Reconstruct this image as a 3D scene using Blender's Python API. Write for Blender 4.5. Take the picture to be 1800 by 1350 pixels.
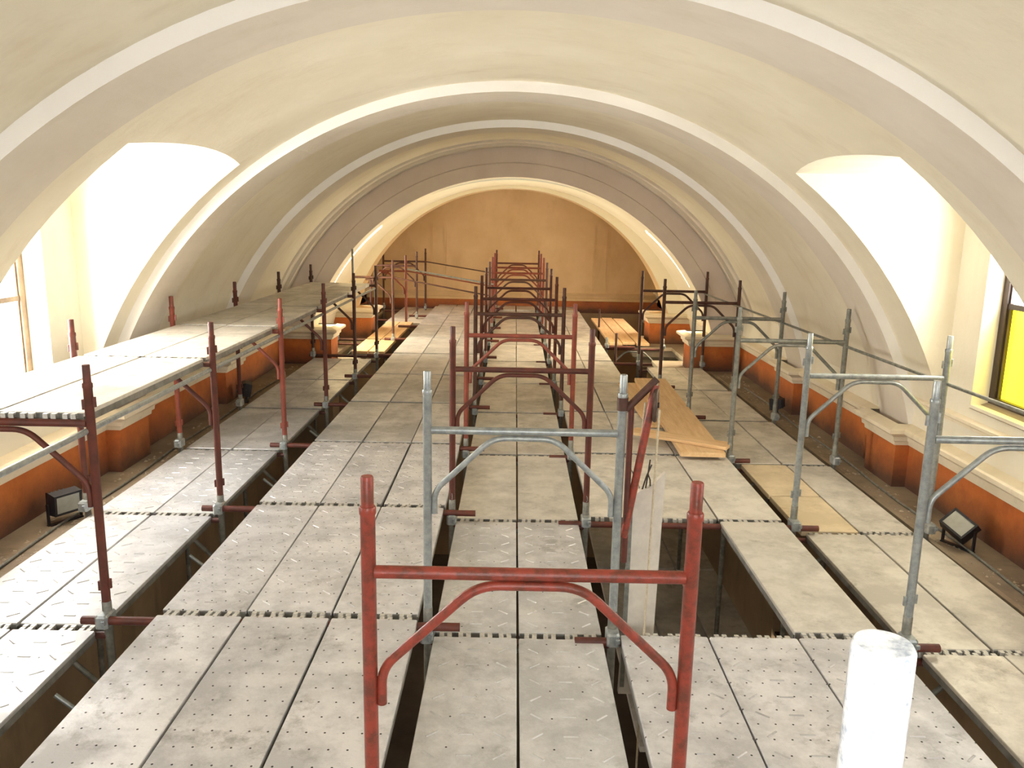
import bpy, math, random
from mathutils import Vector, Matrix
random.seed(7)
PI = math.pi
for o in list(bpy.data.objects):
    bpy.data.objects.remove(o)
scene = bpy.context.scene
C = scene.collection

# ------------------------------------------------------------------ camera
CAM = Vector((-0.0677, 0.0, 2.345))
cam_d = bpy.data.cameras.new('camera')
cam = bpy.data.objects.new('camera', cam_d)
C.objects.link(cam)
right = Vector((0.99982051, 0.00465131, 0.0183662))
up = Vector((-0.01892645, 0.20114774, 0.97937806))
fwd = right.cross(up) * -1
M3 = Matrix((right, up, -fwd)).transposed()
cam.matrix_world = Matrix.Translation(CAM) @ M3.to_4x4()
cam_d.sensor_width = 36.0
cam_d.lens = 1432.54 / 1800 * 36.0
cam_d.clip_start = 0.05
scene.camera = cam

# ------------------------------------------------------------------ light
vs = scene.view_settings
vs.view_transform = 'Standard'
vs.look = 'None'
vs.gamma = 1.0
vs.use_curve_mapping = False
vs.exposure = 0.08
W = bpy.data.worlds.new('sky'); scene.world = W; W.use_nodes = True
W.node_tree.nodes['Background'].inputs[0].default_value = (0.85, 0.92, 1.0, 1)
W.node_tree.nodes['Background'].inputs[1].default_value = 1.0
WIN_LEFT, WIN_RIGHT, WIN_YELLOW, FILL_BACK, WIN_FAR, FILL_FRONT, FILL_APSE = 46.0, 34.0, 4.0, 9.0, 95.0, 16.0, 30.0  # back, front and apse strengths feed unseen panes added for light
FLASH = 46.0

fl = bpy.data.lights.new('camera_flash', 'POINT')          # the photographer's flash
fl.energy = FLASH; fl.shadow_soft_size = 0.025; fl.color = (1.0, 0.98, 0.95)
flo = bpy.data.objects.new('camera_flash', fl); C.objects.link(flo)
flo.location = CAM + Vector((0.07, -0.01, 0.05))


# ------------------------------------------------------------------ materials
def lin(c):
    c = c / 255.0
    return c / 12.92 if c <= 0.04045 else ((c + 0.055) / 1.055) ** 2.4


def rgb(c):
    return (lin(c[0]), lin(c[1]), lin(c[2]), 1.0)


class NT:
    def __init__(s, name):
        s.m = bpy.data.materials.new(name); s.m.use_nodes = True
        s.t = s.m.node_tree; s.n = s.t.nodes; s.l = s.t.links
        s.b = s.n['Principled BSDF']
        s.tc = s.n.new('ShaderNodeTexCoord')

    def put(s, typ, **kw):
        n = s.n.new(typ)
        for k, v in kw.items():
            setattr(n, k, v)
        return n

    def link(s, a, b):
        s.l.new(a, b)

    def val(s, sock, v):
        if hasattr(v, 'is_linked') or hasattr(v, 'links'):
            s.l.new(v, sock)
        else:
            sock.default_value = v

    def math(s, op, a, b=None, c=None):
        n = s.put('ShaderNodeMath', operation=op)
        s.val(n.inputs[0], a)
        if b is not None: s.val(n.inputs[1], b)
        if c is not None: s.val(n.inputs[2], c)
        return n.outputs[0]

    def noise(s, scale, detail=4, rough=0.6, vec=None, stretch=None):
        n = s.put('ShaderNodeTexNoise'); n.inputs['Scale'].default_value = scale
        n.inputs['Detail'].default_value = detail; n.inputs['Roughness'].default_value = rough
        v = vec or s.tc.outputs['Object']
        if stretch:
            mp = s.put('ShaderNodeMapping'); mp.inputs['Scale'].default_value = stretch
            s.link(v, mp.inputs['Vector']); v = mp.outputs[0]
        s.link(v, n.inputs['Vector'])
        return n.outputs[0]

    def ramp(s, fac, a, b):
        n = s.put('ShaderNodeMapRange'); n.inputs[1].default_value = a; n.inputs[2].default_value = b
        s.link(fac, n.inputs[0])
        return n.outputs[0]

    def mix(s, fac, a, b):
        n = s.put('ShaderNodeMix', data_type='RGBA')
        s.val(n.inputs[0], fac)
        for sock, v in ((n.inputs[6], a), (n.inputs[7], b)):
            if isinstance(v, tuple): sock.default_value = v
            else: s.link(v, sock)
        return n.outputs[2]

    def bump(s, h, strength, dist=0.01):
        n = s.put('ShaderNodeBump'); n.inputs['Strength'].default_value = strength
        n.inputs['Distance'].default_value = dist
        s.link(h, n.inputs['Height']); s.link(n.outputs[0], s.b.inputs['Normal'])


def plain(name, c1, c2, scale=6.0, rough=0.6, metal=0.0, bump=0.0, lo=0.35, hi=0.65, stretch=None, detail=5):
    t = NT(name)
    n = t.noise(scale, detail, 0.65, stretch=stretch)
    t.link(t.mix(t.ramp(n, lo, hi), rgb(c1), rgb(c2)), t.b.inputs['Base Color'])
    t.b.inputs['Roughness'].default_value = rough
    t.b.inputs['Metallic'].default_value = metal
    if bump:
        t.bump(t.noise(scale * 6, 3, 0.6), bump, 0.004)
    return t.m


def plaster(name, c1, c2, stain=None, stain_amt=0.0, crack=False):
    t = NT(name)
    n = t.noise(0.9, 6, 0.65)
    col = t.mix(t.ramp(n, 0.35, 0.68), rgb(c1), rgb(c2))
    if stain:
        s2 = t.ramp(t.noise(1.6, 6, 0.7, stretch=(1, 2.2, 0.5)), 0.52, 0.75)
        col = t.mix(t.math('MULTIPLY', s2, stain_amt), col, rgb(stain))
    t.link(col, t.b.inputs['Base Color'])
    t.b.inputs['Roughness'].default_value = 0.85
    t.bump(t.noise(18, 4, 0.6), 0.25, 0.01)
    return t.m


def plank_mat(name, c1, c2, stain, holes=0, dash=True, rough=0.45):
    """galvanised deck sheet: worn zinc, punched drain holes and raised grip dashes"""
    t = NT(name)
    oi = t.put('ShaderNodeObjectInfo')
    add = t.put('ShaderNodeVectorMath', operation='ADD')
    sc = t.put('ShaderNodeVectorMath', operation='SCALE'); sc.inputs[0].default_value = (13.0, 7.0, 3.0)
    sc.inputs['Scale'].default_value = 1.0
    t.link(oi.outputs['Random'], sc.inputs['Scale'])
    t.link(t.tc.outputs['Object'], add.inputs[0]); t.link(sc.outputs[0], add.inputs[1])
    v = add.outputs[0]
    n1 = t.ramp(t.noise(2.6, 7, 0.7, vec=v), 0.4, 0.6)
    col = t.mix(n1, rgb(c1), rgb(c2))
    n2 = t.ramp(t.noise(3.7, 8, 0.75, vec=v), 0.56, 0.68)
    col = t.mix(t.math('MULTIPLY', n2, 0.75), col, rgb(stain))
    n3 = t.ramp(t.noise(30, 4, 0.8, vec=v, stretch=(1, 3.0, 1)), 0.6, 0.78)
    col = t.mix(t.math('MULTIPLY', n3, 0.45), col, rgb((120, 112, 100)))
    bri = t.math('MULTIPLY_ADD', oi.outputs['Random'], 0.22, 0.86)
    hsv = t.put('ShaderNodeHueSaturation'); t.link(bri, hsv.inputs['Value']); t.link(col, hsv.inputs['Color'])
    col = hsv.outputs[0]
    sep = t.put('ShaderNodeSeparateXYZ'); t.link(t.tc.outputs['Object'], sep.inputs[0])
    x, y = sep.outputs[0], sep.outputs[1]
    mask = None
    if holes:
        px, py = (0.165, 0.23) if holes == 1 else (0.082, 0.115)
        row = t.math('FLOOR', t.math('DIVIDE', y, py))
        off = t.math('MULTIPLY', t.math('MODULO', t.math('ABSOLUTE', row), 2.0), px * (0.0 if holes == 1 else 0.5))
        fx = t.math('SUBTRACT', t.math('MODULO', t.math('ADD', t.math('ADD', x, off), 5 * px), px), px / 2)
        fy = t.math('SUBTRACT', t.math('MODULO', t.math('ADD', y, 20 * py), py), py / 2)
        d = t.math('SQRT', t.math('ADD', t.math('MULTIPLY', fx, fx), t.math('MULTIPLY', fy, fy)))
        mask = t.math('LESS_THAN', d, 0.0052)
        col = t.mix(mask, col, rgb((38, 34, 30)))
    t.link(col, t.b.inputs['Base Color'])
    rr = t.math('MULTIPLY_ADD', n1, 0.2, rough)
    t.link(rr, t.b.inputs['Roughness'])
    t.b.inputs['Metallic'].default_value = 0.2
    h = t.noise(45, 3, 0.6)
    if dash:
        # slanted pressed dashes, alternate directions
        p = 0.16
        row = t.math('FLOOR', t.math('DIVIDE', y, p))
        sg = t.math('SUBTRACT', t.math('MULTIPLY', t.math('MODULO', t.math('ABSOLUTE', row), 2.0), 2.0), 1.0)
        gx = t.math('SUBTRACT', t.math('MODULO', t.math('ADD', x, 5.08), 0.16), 0.08)
        gy = t.math('SUBTRACT', t.math('MODULO', t.math('ADD', y, 20 * p), p), p / 2)
        u = t.math('ADD', gx, t.math('MULTIPLY', t.math('MULTIPLY', gy, sg), 0.8))
        w = t.math('SUBTRACT', gy, t.math('MULTIPLY', t.math('MULTIPLY', gx, sg), 0.8))
        dm = t.math('MULTIPLY', t.math('LESS_THAN', t.math('ABSOLUTE', u), 0.036), t.math('LESS_THAN', t.math('ABSOLUTE', w), 0.007))
        h = t.math('ADD', t.math('MULTIPLY', h, 0.35), dm)
        t.bump(h, 0.8, 0.005)
    else:
        t.bump(h, 0.12, 0.003)
    return t.m


def emis(name, col, strength):
    t = NT(name)
    t.b.inputs['Base Color'].default_value = (0.02, 0.02, 0.02, 1)
    t.b.inputs['Roughness'].default_value = 0.15
    t.b.inputs['Emission Color'].default_value = col
    t.b.inputs['Emission Strength'].default_value = strength
    return t.m


M = {}
M['vault'] = plaster('vault_plaster', (233, 224, 202), (222, 211, 186), (200, 181, 150), 0.4)
M['rib_lit'] = plaster('rib_lit_white_plaster', (246, 242, 236), (240, 235, 227))  # rib faces whiter than the soffit: light falling on them put into the colour
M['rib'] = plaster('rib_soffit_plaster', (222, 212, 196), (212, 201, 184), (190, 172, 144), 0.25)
M['face'] = plaster('arch_face_plaster', (228, 213, 198), (216, 200, 184), (190, 170, 148), 0.3)
M['warm'] = plaster('presbytery_plaster', (246, 238, 214), (240, 229, 200))
M['tan'] = plaster('end_wall_plaster', (218, 190, 146), (204, 174, 128), (182, 148, 104), 0.5)
M['cream'] = plaster('wall_cream_plaster', (238, 231, 212), (230, 220, 198), (206, 190, 160), 0.25)
M['cornice'] = plaster('cornice_plaster', (236, 224, 198), (224, 208, 180), (176, 160, 132), 0.4)
M['lower'] = plaster('lower_wall_plaster', (164, 140, 108), (140, 118, 92), (108, 92, 74), 0.5)


def frieze_mat():
    t = NT('orange_frieze_paint')
    n = t.ramp(t.noise(1.7, 7, 0.7), 0.35, 0.65)
    col = t.mix(n, rgb((204, 118, 54)), rgb((186, 98, 44)))
    n2 = t.ramp(t.noise(2.6, 8, 0.75, stretch=(1, 1, 0.6)), 0.5, 0.7)
    col = t.mix(t.math('MULTIPLY', n2, 0.6), col, rgb((146, 72, 30)))
    sep = t.put('ShaderNodeSeparateXYZ'); t.link(t.tc.outputs['Object'], sep.inputs[0])
    hgt = t.math('ADD', sep.outputs[2], t.math('MULTIPLY', t.noise(1.3, 6, 0.7), 0.55))
    soot = t.ramp(hgt, 0.50, 0.18)         # dirt splashed up from the dusty ledge, ragged edge
    col = t.mix(t.math('MULTIPLY', soot, 0.92), col, rgb((70, 52, 42)))
    t.link(col, t.b.inputs['Base Color']); t.b.inputs['Roughness'].default_value = 0.75
    t.bump(t.noise(14, 5, 0.65), 0.3, 0.01)
    return t.m


M['orange'] = frieze_mat()
M['ledge'] = plaster('dusty_ledge', (150, 134, 112), (112, 98, 82), (88, 76, 62), 0.6)
M['rubble'] = plain('dusty_plaster_chips', (186, 172, 150), (128, 114, 98), 40, 0.9)
M['floor'] = plaster('stone_floor', (96, 84, 70), (70, 60, 50))
M['red'] = plain('red_paint_worn', (150, 62, 47), (108, 54, 40), 20, 0.38, 0.0, 0.3, 0.42, 0.62)
M['rust'] = plain('dark_red_rusty_paint', (102, 46, 32), (76, 38, 28), 12, 0.55, 0.0, 0.2)
M['rust2'] = plain('brown_rusty_steel', (84, 46, 32), (60, 36, 26), 14, 0.6, 0.0, 0.2)
M['oran'] = plain('faded_orange_red_paint', (134, 62, 44), (106, 50, 36), 10, 0.5, 0.0, 0.15)
M['galv'] = plain('galvanised_steel', (168, 172, 170), (128, 134, 136), 22, 0.36, 0.45, 0.1, 0.35, 0.7)
M['galvdark'] = plain('dull_galvanised_steel', (140, 138, 128), (104, 104, 98), 18, 0.5, 0.35, 0.1)
M['galvpole'] = plain('flash_white_galvanised_tube', (236, 240, 244), (160, 172, 188), 60, 0.3, 0.3, 0.1, 0.46, 0.66)  # glare of the flash put into this whiter galvanised colour
M['zinc_a'] = plank_mat('zinc_plank_drilled', (216, 214, 214), (184, 182, 182), (148, 144, 140), 2, True)
M['zinc_b'] = plank_mat('zinc_plank_pressed', (210, 209, 208), (178, 177, 176), (144, 142, 138), 1, True, 0.3)
M['zinc_c'] = plank_mat('zinc_plank_plain', (216, 210, 199), (188, 182, 171), (154, 147, 134), 0, False)
M['zinc_t'] = plank_mat('tan_plywood_deck', (222, 204, 172), (206, 188, 156), (180, 160, 126), 0, False, 0.6)
M['rail'] = plain('zinc_side_rail', (150, 148, 142), (116, 114, 108), 10, 0.45, 0.35)
M['hook'] = plain('zinc_hook', (206, 202, 194), (172, 168, 160), 30, 0.45, 0.2)
M['wood'] = plain('raw_timber', (224, 190, 144), (204, 164, 116), 3.0, 0.65, 0, 0.2, 0.35, 0.65, (7, 0.8, 7), 6)
M['wood_end'] = plain('timber_end_grain', (206, 164, 116), (176, 130, 84), 22, 0.7)
M['whiteboard'] = plain('whitewashed_board', (216, 208, 194), (190, 182, 170), 5, 0.75, 0, 0.2)
M['black'] = plain('black_lamp_housing', (34, 30, 34), (22, 20, 24), 12, 0.5, 0.1)
M['lampglass'] = plain('lamp_glass', (172, 170, 158), (150, 148, 138), 4, 0.12)
M['rope'] = plain('pale_rope', (206, 192, 166), (176, 160, 134), 60, 0.85)
M['wire'] = plain('tie_wire', (70, 62, 54), (50, 44, 38), 30, 0.5, 0.5)
M['wheel'] = plain('worn_pulley_wheel', (96, 74, 60), (66, 52, 44), 20, 0.6, 0.2)
M['winframe'] = plain('dark_window_wood', (66, 46, 36), (44, 32, 26), 6, 0.5, 0, 0.1, 0.35, 0.65, (8, 8, 1))
M['winframe_l'] = plain('weathered_window_frame', (128, 106, 78), (96, 78, 58), 6, 0.6, 0, 0.1)
M['pane_left'] = emis('daylit_pane', (1.0, 0.985, 0.955, 1), WIN_LEFT)
M['pane_right'] = emis('daylit_clear_pane', (1.0, 0.98, 0.94, 1), WIN_RIGHT)
M['pane_yellow'] = emis('daylit_yellow_pane', (1.0, 0.86, 0.02, 1), WIN_YELLOW)
M['fill_back'] = emis('fill_back_pane', (0.93, 0.97, 1.0, 1), FILL_BACK)  # glow of the added windows beside the camera
M['fill_front'] = emis('fill_front_pane', (0.92, 0.965, 1.0, 1), FILL_FRONT)  # glow of the added window behind the camera
M['pane_low'] = emis('fill_lower_pane', (1.0, 0.90, 0.74, 1), 3.5)  # glow of the added windows below deck
M['fill_apse'] = emis('fill_chancel_pane', (1.0, 0.92, 0.78, 1), FILL_APSE)  # glow of the added chancel windows
M['pane_far'] = emis('daylit_warm_pane', (1.0, 0.90, 0.70, 1), WIN_FAR)


# ------------------------------------------------------------------ mesh helpers
class MB:
    def __init__(s):
        s.v, s.f, s.m, s.sm = [], [], [], []

    def face(s, idx, mi=0, smooth=False):
        s.f.append(tuple(idx)); s.m.append(mi); s.sm.append(smooth)

    def quad(s, a, b, c, d, mi=0, smooth=False):
        i = len(s.v); s.v += [tuple(a), tuple(b), tuple(c), tuple(d)]
        s.face((i, i + 1, i + 2, i + 3), mi, smooth)

    def box(s, x0, x1, y0, y1, z0, z1, mi=0):
        i = len(s.v)
        s.v += [(x, y, z) for z in (z0, z1) for y in (y0, y1) for x in (x0, x1)]
        for q in ((0, 2, 3, 1), (4, 5, 7, 6), (0, 1, 5, 4), (2, 6, 7, 3), (0, 4, 6, 2), (1, 3, 7, 5)):
            s.face([i + k for k in q], mi)
        return s

    def bbox(s, x0, x1, y0, y1, z0, z1, b, mi=0):
        """box whose four vertical and top edges are chamfered"""
        def ring(o, z):
            return [(x0 + o + b, y0 + o, z), (x1 - o - b, y0 + o, z), (x1 - o, y0 + o + b, z), (x1 - o, y1 - o - b, z),
                    (x1 - o - b, y1 - o, z), (x0 + o + b, y1 - o, z), (x0 + o, y1 - o - b, z), (x0 + o, y0 + o + b, z)]
        i = len(s.v)
        s.v += ring(0, z0) + ring(0, z1 - b) + ring(b * 0.7, z1)
        for k in range(8):
            j = (k + 1) % 8
            s.face((i + k, i + j, i + 8 + j, i + 8 + k), mi)
            s.face((i + 8 + k, i + 8 + j, i + 16 + j, i + 16 + k), mi)
        s.face([i + 16 + k for k in range(8)], mi); s.face([i + 7 - k for k in range(8)], mi)
        return s

    def tube(s, pts, r, seg=14, cap=True, mi=0, capmi=None):
        pts = [Vector(p) for p in pts]
        rs = r if isinstance(r, (list, tuple)) else [r] * len(pts)
        t = (pts[1] - pts[0]).normalized()
        ref = Vector((0, 0, 1)) if abs(t.z) < 0.9 else Vector((1, 0, 0))
        a = t.cross(ref).normalized(); b = t.cross(a)
        rings = []
        for k, p in enumerate(pts):
            if k == 0: tt = pts[1] - pts[0]
            elif k == len(pts) - 1: tt = pts[-1] - pts[-2]
            else: tt = (pts[k + 1] - pts[k]).normalized() + (pts[k] - pts[k - 1]).normalized()
            if tt.length < 1e-9: tt = t
            tt.normalize()
            a = (a - tt * a.dot(tt)).normalized(); b = tt.cross(a)
            i = len(s.v)
            s.v += [tuple(p + (a * math.cos(2 * PI * j / seg) + b * math.sin(2 * PI * j / seg)) * rs[k]) for j in range(seg)]
            rings.append(i)
        for k in range(len(rings) - 1):
            i0, i1 = rings[k], rings[k + 1]
            for j in range(seg):
                jj = (j + 1) % seg
                s.face((i0 + j, i0 + jj, i1 + jj, i1 + j), mi, True)
        if cap:
            for i0, rev in ((rings[0], True), (rings[-1], False)):
                i = len(s.v); s.v += [s.v[i0 + j] for j in range(seg)]
                idx = [i + j for j in range(seg)]
                s.face(idx[::-1] if rev else idx, mi if capmi is None else capmi)
        return s

    def ring(s, c, n, R, r, seg=18, rs=8, mi=0):
        c = Vector(c); n = Vector(n).normalized()
        ref = Vector((0, 0, 1)) if abs(n.z) < 0.9 else Vector((1, 0, 0))
        a = n.cross(ref).normalized(); b = n.cross(a)
        i = len(s.v)
        for k in range(seg):
            th = 2 * PI * k / seg; d = a * math.cos(th) + b * math.sin(th)
            for j in range(rs):
                ph = 2 * PI * j / rs
                s.v.append(tuple(c + d * (R + r * math.cos(ph)) + n * r * math.sin(ph)))
        for k in range(seg):
            for j in range(rs):
                k2, j2 = (k + 1) % seg, (j + 1) % rs
                s.face((i + k * rs + j, i + k2 * rs + j, i + k2 * rs + j2, i + k * rs + j2), mi, True)
        return s

    def mesh(s, name, mats):
        me = bpy.data.meshes.new(name)
        me.from_pydata(s.v, [], s.f)
        for m in (mats if isinstance(mats, list) else [mats]):
            me.materials.append(m)
        me.polygons.foreach_set('material_index', s.m)
        me.polygons.foreach_set('use_smooth', s.sm)
        me.update()
        return me


def link(name, me, parent=None, loc=None):
    o = bpy.data.objects.new(name, me); C.objects.link(o)
    if parent: o.parent = parent
    if loc: o.location = loc
    return o


def obj(name, mb, mats, parent=None, loc=None):
    return link(name, mb.mesh(name, mats), parent, loc)


def tag(o, label, cat, group=None):
    o['label'] = label; o['category'] = cat
    if group: o['group'] = group
    return o


def thing(name, label, cat, loc=(0, 0, 0), group=None):
    o = bpy.data.objects.new(name, None); C.objects.link(o)
    o.location = loc; o.empty_display_size = 0.1
    return tag(o, label, cat, group)


def struct(name, mb, mats, parent=None):
    o = obj(name, mb, mats, parent)
    if parent is None: o['kind'] = 'structure'
    return o


def bend(pts, rad, n=5):
    """polyline with rounded corners"""
    pts = [Vector(p) for p in pts]; out = [pts[0]]
    for k in range(1, len(pts) - 1):
        p, a, b = pts[k], pts[k - 1], pts[k + 1]
        da, db = (a - p), (b - p); d = min(rad, da.length * 0.45, db.length * 0.45)
        A = p + da.normalized() * d; B = p + db.normalized() * d
        for j in range(n + 1):
            u = j / n
            out.append(A * (1 - u) ** 2 + p * 2 * u * (1 - u) + B * u * u)
    return out + [pts[-1]]


# ------------------------------------------------------------------ the church
XC = -0.10                    # axis of the nave
ZC, RV = -0.48, 3.98          # centre height and radius of the barrel vault
XL, XR = -3.92, 3.70          # side walls
YB, YE = -4.6, 13.36          # back of the nave, wall of the great arch
Z_LED, Z_FR = -0.12, 0.31     # dusty ledge, top of the orange frieze
RIBS = [(-2.6, -2.0), (0.5, 1.1), (4.0, 4.6), (7.46, 8.08), (10.35, 10.96)]
LUN_L = [(5.15, 7.20), (1.15, 3.1)]
LUN_R = [(5.10, 6.97), (1.15, 3.1)]
ZLUN = 2.74


def lun_top(y, a, b):
    return ZLUN + 0.06 * (1 - ((2 * y - a - b) / (b - a)) ** 2)


def vault(name, y0, y1, xc, zc, r, zl, zr, lunL, lunR, top, mat, step=0.35):
    """barrel vault shell with lunette openings cut out of it"""
    ys = {y0, y1}
    k = y0
    while k < y1: ys.add(round(k, 3)); k += step
    for a, b in lunL + lunR:
        for j in range(9): ys.add(a + (b - a) * j / 8)
    ys = sorted(y for y in ys if y0 <= y <= y1)
    t0 = math.asin((zr - zc) / r); t1 = PI - math.asin((zl - zc) / r)
    tt = math.asin((ZLUN - zc) / r) if top is None else math.asin((top - zc) / r)
    th = [t0 + (tt - t0) * i / 12 for i in range(12)]
    th += [tt + (PI - 2 * tt) * i / 28 for i in range(28)]
    th += [PI - tt + (t1 - PI + tt) * i / 12 for i in range(13)]
    mb = MB(); grid = {}
    zt = ZLUN if top is None else top
    for j, y in enumerate(ys):
        for i, a in enumerate(th):
            aa = a
            for lun, ii, sg in ((lunR, 12, 1), (lunL, 40, -1)):
                if i == ii:
                    for (p, q) in lun:
                        if p < y < q:
                            z = zt + 0.06 * (1 - ((2 * y - p - q) / (q - p)) ** 2)
                            aa = math.asin((z - zc) / r); aa = aa if sg > 0 else PI - aa
            grid[i, j] = len(mb.v); mb.v.append((xc + r * math.cos(aa), y, zc + r * math.sin(aa)))
    for j in range(len(ys) - 1):
        ym = (ys[j] + ys[j + 1]) / 2
        for i in range(len(th) - 1):
            if i < 12 and any(a < ym < b for a, b in lunR): continue
            if i >= 40 and any(a < ym < b for a, b in lunL): continue
            mb.face((grid[i, j], grid[i, j + 1], grid[i + 1, j + 1], grid[i + 1, j]), 0, True)
    return struct(name, mb, mat)


def lunette(name, a, b, side, xw, xc, zc, r, zlow, top, mat):
    """side walls and ceiling of the recess between vault and outer wall"""
    mb = MB(); n = 14
    vx = lambda z: xc + side * math.sqrt(max(0.0, r * r - (z - zc) ** 2))
    for y in (a, b):
        for i in range(n):
            z0 = zlow + (top - zlow) * i / n; z1 = zlow + (top - zlow) * (i + 1) / n
            mb.quad((vx(z0), y, z0), (xw, y, z0), (xw, y, z1), (vx(z1), y, z1))
    f = lambda y: top + 0.06 * (1 - ((2 * y - a - b) / (b - a)) ** 2)
    for i in range(8):
        p, q = a + (b - a) * i / 8, a + (b - a) * (i + 1) / 8
        mb.quad((vx(f(p)), p, f(p)), (xw, p, f(p)), (xw, q, f(q)), (vx(f(q)), q, f(q)), 0, True)
    return struct(name, mb, mat)


def rib(name, y0, y1, r0, r1, xc=XC, zc=ZC, zlow=0.45, n=72, mats=None):
    mb = MB()
    a0 = math.asin((zlow - zc) / r0); a1 = PI - a0
    P = lambda a, r, y: (xc + r * math.cos(a), y, zc + r * math.sin(a))
    for i in range(n):
        a, b = a0 + (a1 - a0) * i / n, a0 + (a1 - a0) * (i + 1) / n
        mb.quad(P(a, r0 + .03, y0), P(a, r1, y0), P(b, r1, y0), P(b, r0 + .03, y0), 0)
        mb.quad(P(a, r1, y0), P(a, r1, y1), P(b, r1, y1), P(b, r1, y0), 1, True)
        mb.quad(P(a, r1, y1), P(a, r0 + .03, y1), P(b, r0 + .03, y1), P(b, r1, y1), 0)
    return struct(name, mb, mats or [M['rib_lit'], M['rib']])


def wall_grid(name, xi, xo, ys, zs, holes, mat):
    """wall parallel to the nave with real window openings (inner face xi, outer face xo)"""
    mb = MB()
    hole = lambda y, z: any(a < y < b and c < z < d for a, b, c, d in holes)
    ny, nz = len(ys) - 1, len(zs) - 1
    H = [[hole((ys[i] + ys[i + 1]) / 2, (zs[k] + zs[k + 1]) / 2) for k in range(nz)] for i in range(ny)]
    for i in range(ny):
        for k in range(nz):
            if H[i][k]: continue
            y0, y1, z0, z1 = ys[i], ys[i + 1], zs[k], zs[k + 1]
            for x in (xi, xo):
                mb.quad((x, y0, z0), (x, y1, z0), (x, y1, z1), (x, y0, z1))
            if i and H[i - 1][k]: mb.quad((xi, y0, z0), (xo, y0, z0), (xo, y0, z1), (xi, y0, z1))
            if i < ny - 1 and H[i + 1][k]: mb.quad((xi, y1, z0), (xo, y1, z0), (xo, y1, z1), (xi, y1, z1))
            if k and H[i][k - 1]: mb.quad((xi, y0, z0), (xo, y0, z0), (xo, y1, z0), (xi, y1, z0))
            if k < nz - 1 and H[i][k + 1]: mb.quad((xi, y0, z1), (xo, y0, z1 + 0.0), (xo, y1, z1), (xi, y1, z1))
    return struct(name, mb, mat)


def sweep(name, path, prof, mats, side, mi=None):
    """extrude profile (d into the room, z) along an axis-aligned plan polyline; the room lies on the left (side=1) or right (-1)"""
    mb = MB()
    ns = []
    for k in range(len(path) - 1):
        dx, dy = path[k + 1][0] - path[k][0], path[k + 1][1] - path[k][1]
        L = math.hypot(dx, dy); ns.append((-dy / L * side, dx / L * side))
    rows = []
    for k, p in enumerate(path):
        if k == 0: n = ns[0]
        elif k == len(path) - 1: n = ns[-1]
        else:
            a, b = ns[k - 1], ns[k]
            n = a if abs(a[0] * b[0] + a[1] * b[1]) > 0.99 else (a[0] + b[0], a[1] + b[1])
        rows.append([(p[0] + n[0] * d, p[1] + n[1] * d, z) for d, z in prof])
    for k in range(len(rows) - 1):
        for j in range(len(prof) - 1):
            mb.quad(rows[k][j], rows[k + 1][j], rows[k + 1][j + 1], rows[k][j + 1], 0 if mi is None else mi[j])
    return struct(name, mb, mats)


def plan(xw, s, pier1, deep, pier2, apse):
    """plan line of a side wall: pilasters under the ribs, then the two piers of the presbytery"""
    p = [(xw, YB)]
    for a, b in RIBS:
        p += [(xw, a), (xw - s * 0.13, a), (xw - s * 0.13, b), (xw, b)]
    p += [(xw, YE), (pier1, YE), (pier1, 13.86), (deep, 13.86), (deep, 16.3), (pier2, 16.3), (pier2, 16.95), (apse, 16.95), (apse, 21.5)]
    return p


PATH_R = plan(XR, 1, 2.86, 3.50, 2.66, 3.70)
PATH_L = plan(XL, -1, -3.09, -3.70, -2.94, -3.95)
CORN = [(0, .30), (.025, .30), (.03, .335), (.05, .345), (.055, .385), (.095, .42), (.12, .43), (.12, .465), (.10, .475), (.0, .50)]
LEDGE = [(0, Z_LED), (.46, Z_LED), (.46, -.19), (.40, -.22), (.36, -.33), (.2, -.42), (.12, -.58), (0, -.6)]
for nm, pth, sd in (('right', PATH_R, 1), ('left', PATH_L, -1)):
    sweep('wall_%s_frieze' % nm, pth, [(0, Z_LED), (0, .32)], M['orange'], sd)
    sweep('trim_cornice_%s' % nm, pth, CORN, M['cornice'], sd)
    sweep('trim_ledge_%s' % nm, pth, LEDGE, [M['ledge'], M['cornice']], sd, [0, 1, 1, 1, 1, 1, 1])
    sweep('wall_%s_lower' % nm, pth, [(0, -7.0), (0, -.6)], M['lower'], sd)

# upper side walls with lunette windows; the unseen nearer pair is added for light
WL = [(5.55, 6.70, 0.90, 2.55), (1.45, 2.7, 0.90, 2.55)]
WR = [(5.50, 6.55, 0.90, 2.55), (1.45, 2.7, 0.90, 2.55)]
wall_grid('wall_left', XL, XL - 0.5, sorted([YB, 1.45, 2.7, 5.55, 6.70, YE]), [0.3, 0.9, 2.55, 2.95], WL, M['cream'])
wall_grid('wall_right', XR, XR + 0.5, sorted([YB, 1.45, 2.7, 5.50, 6.55, YE]), [0.3, 0.9, 2.55, 2.95], WR, M['cream'])
zl = ZC + math.sqrt(RV ** 2 - (XL - XC) ** 2); zr = ZC + math.sqrt(RV ** 2 - (XR - XC) ** 2)
vault('ceiling', YB, 10.7, XC, ZC, RV, zl, zr, LUN_L, LUN_R, None, M['vault'])
ZC3, RV3 = -0.60, 4.09          # the last bay before the great arch is a little wider
vault('ceiling_last_bay', 10.6, YE + 0.02, XC, ZC3, RV3, ZC3 + math.sqrt(RV3 ** 2 - (XL - XC) ** 2), ZC3 + math.sqrt(RV3 ** 2 - (XR - XC) ** 2), [], [], 2.8, M['vault'])
for i, (a, b) in enumerate(LUN_L): lunette('ceiling_lunette_left_%d' % (i + 1), a, b, -1, XL, XC, ZC, RV, zl - .05, ZLUN, M['cream'])
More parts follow.
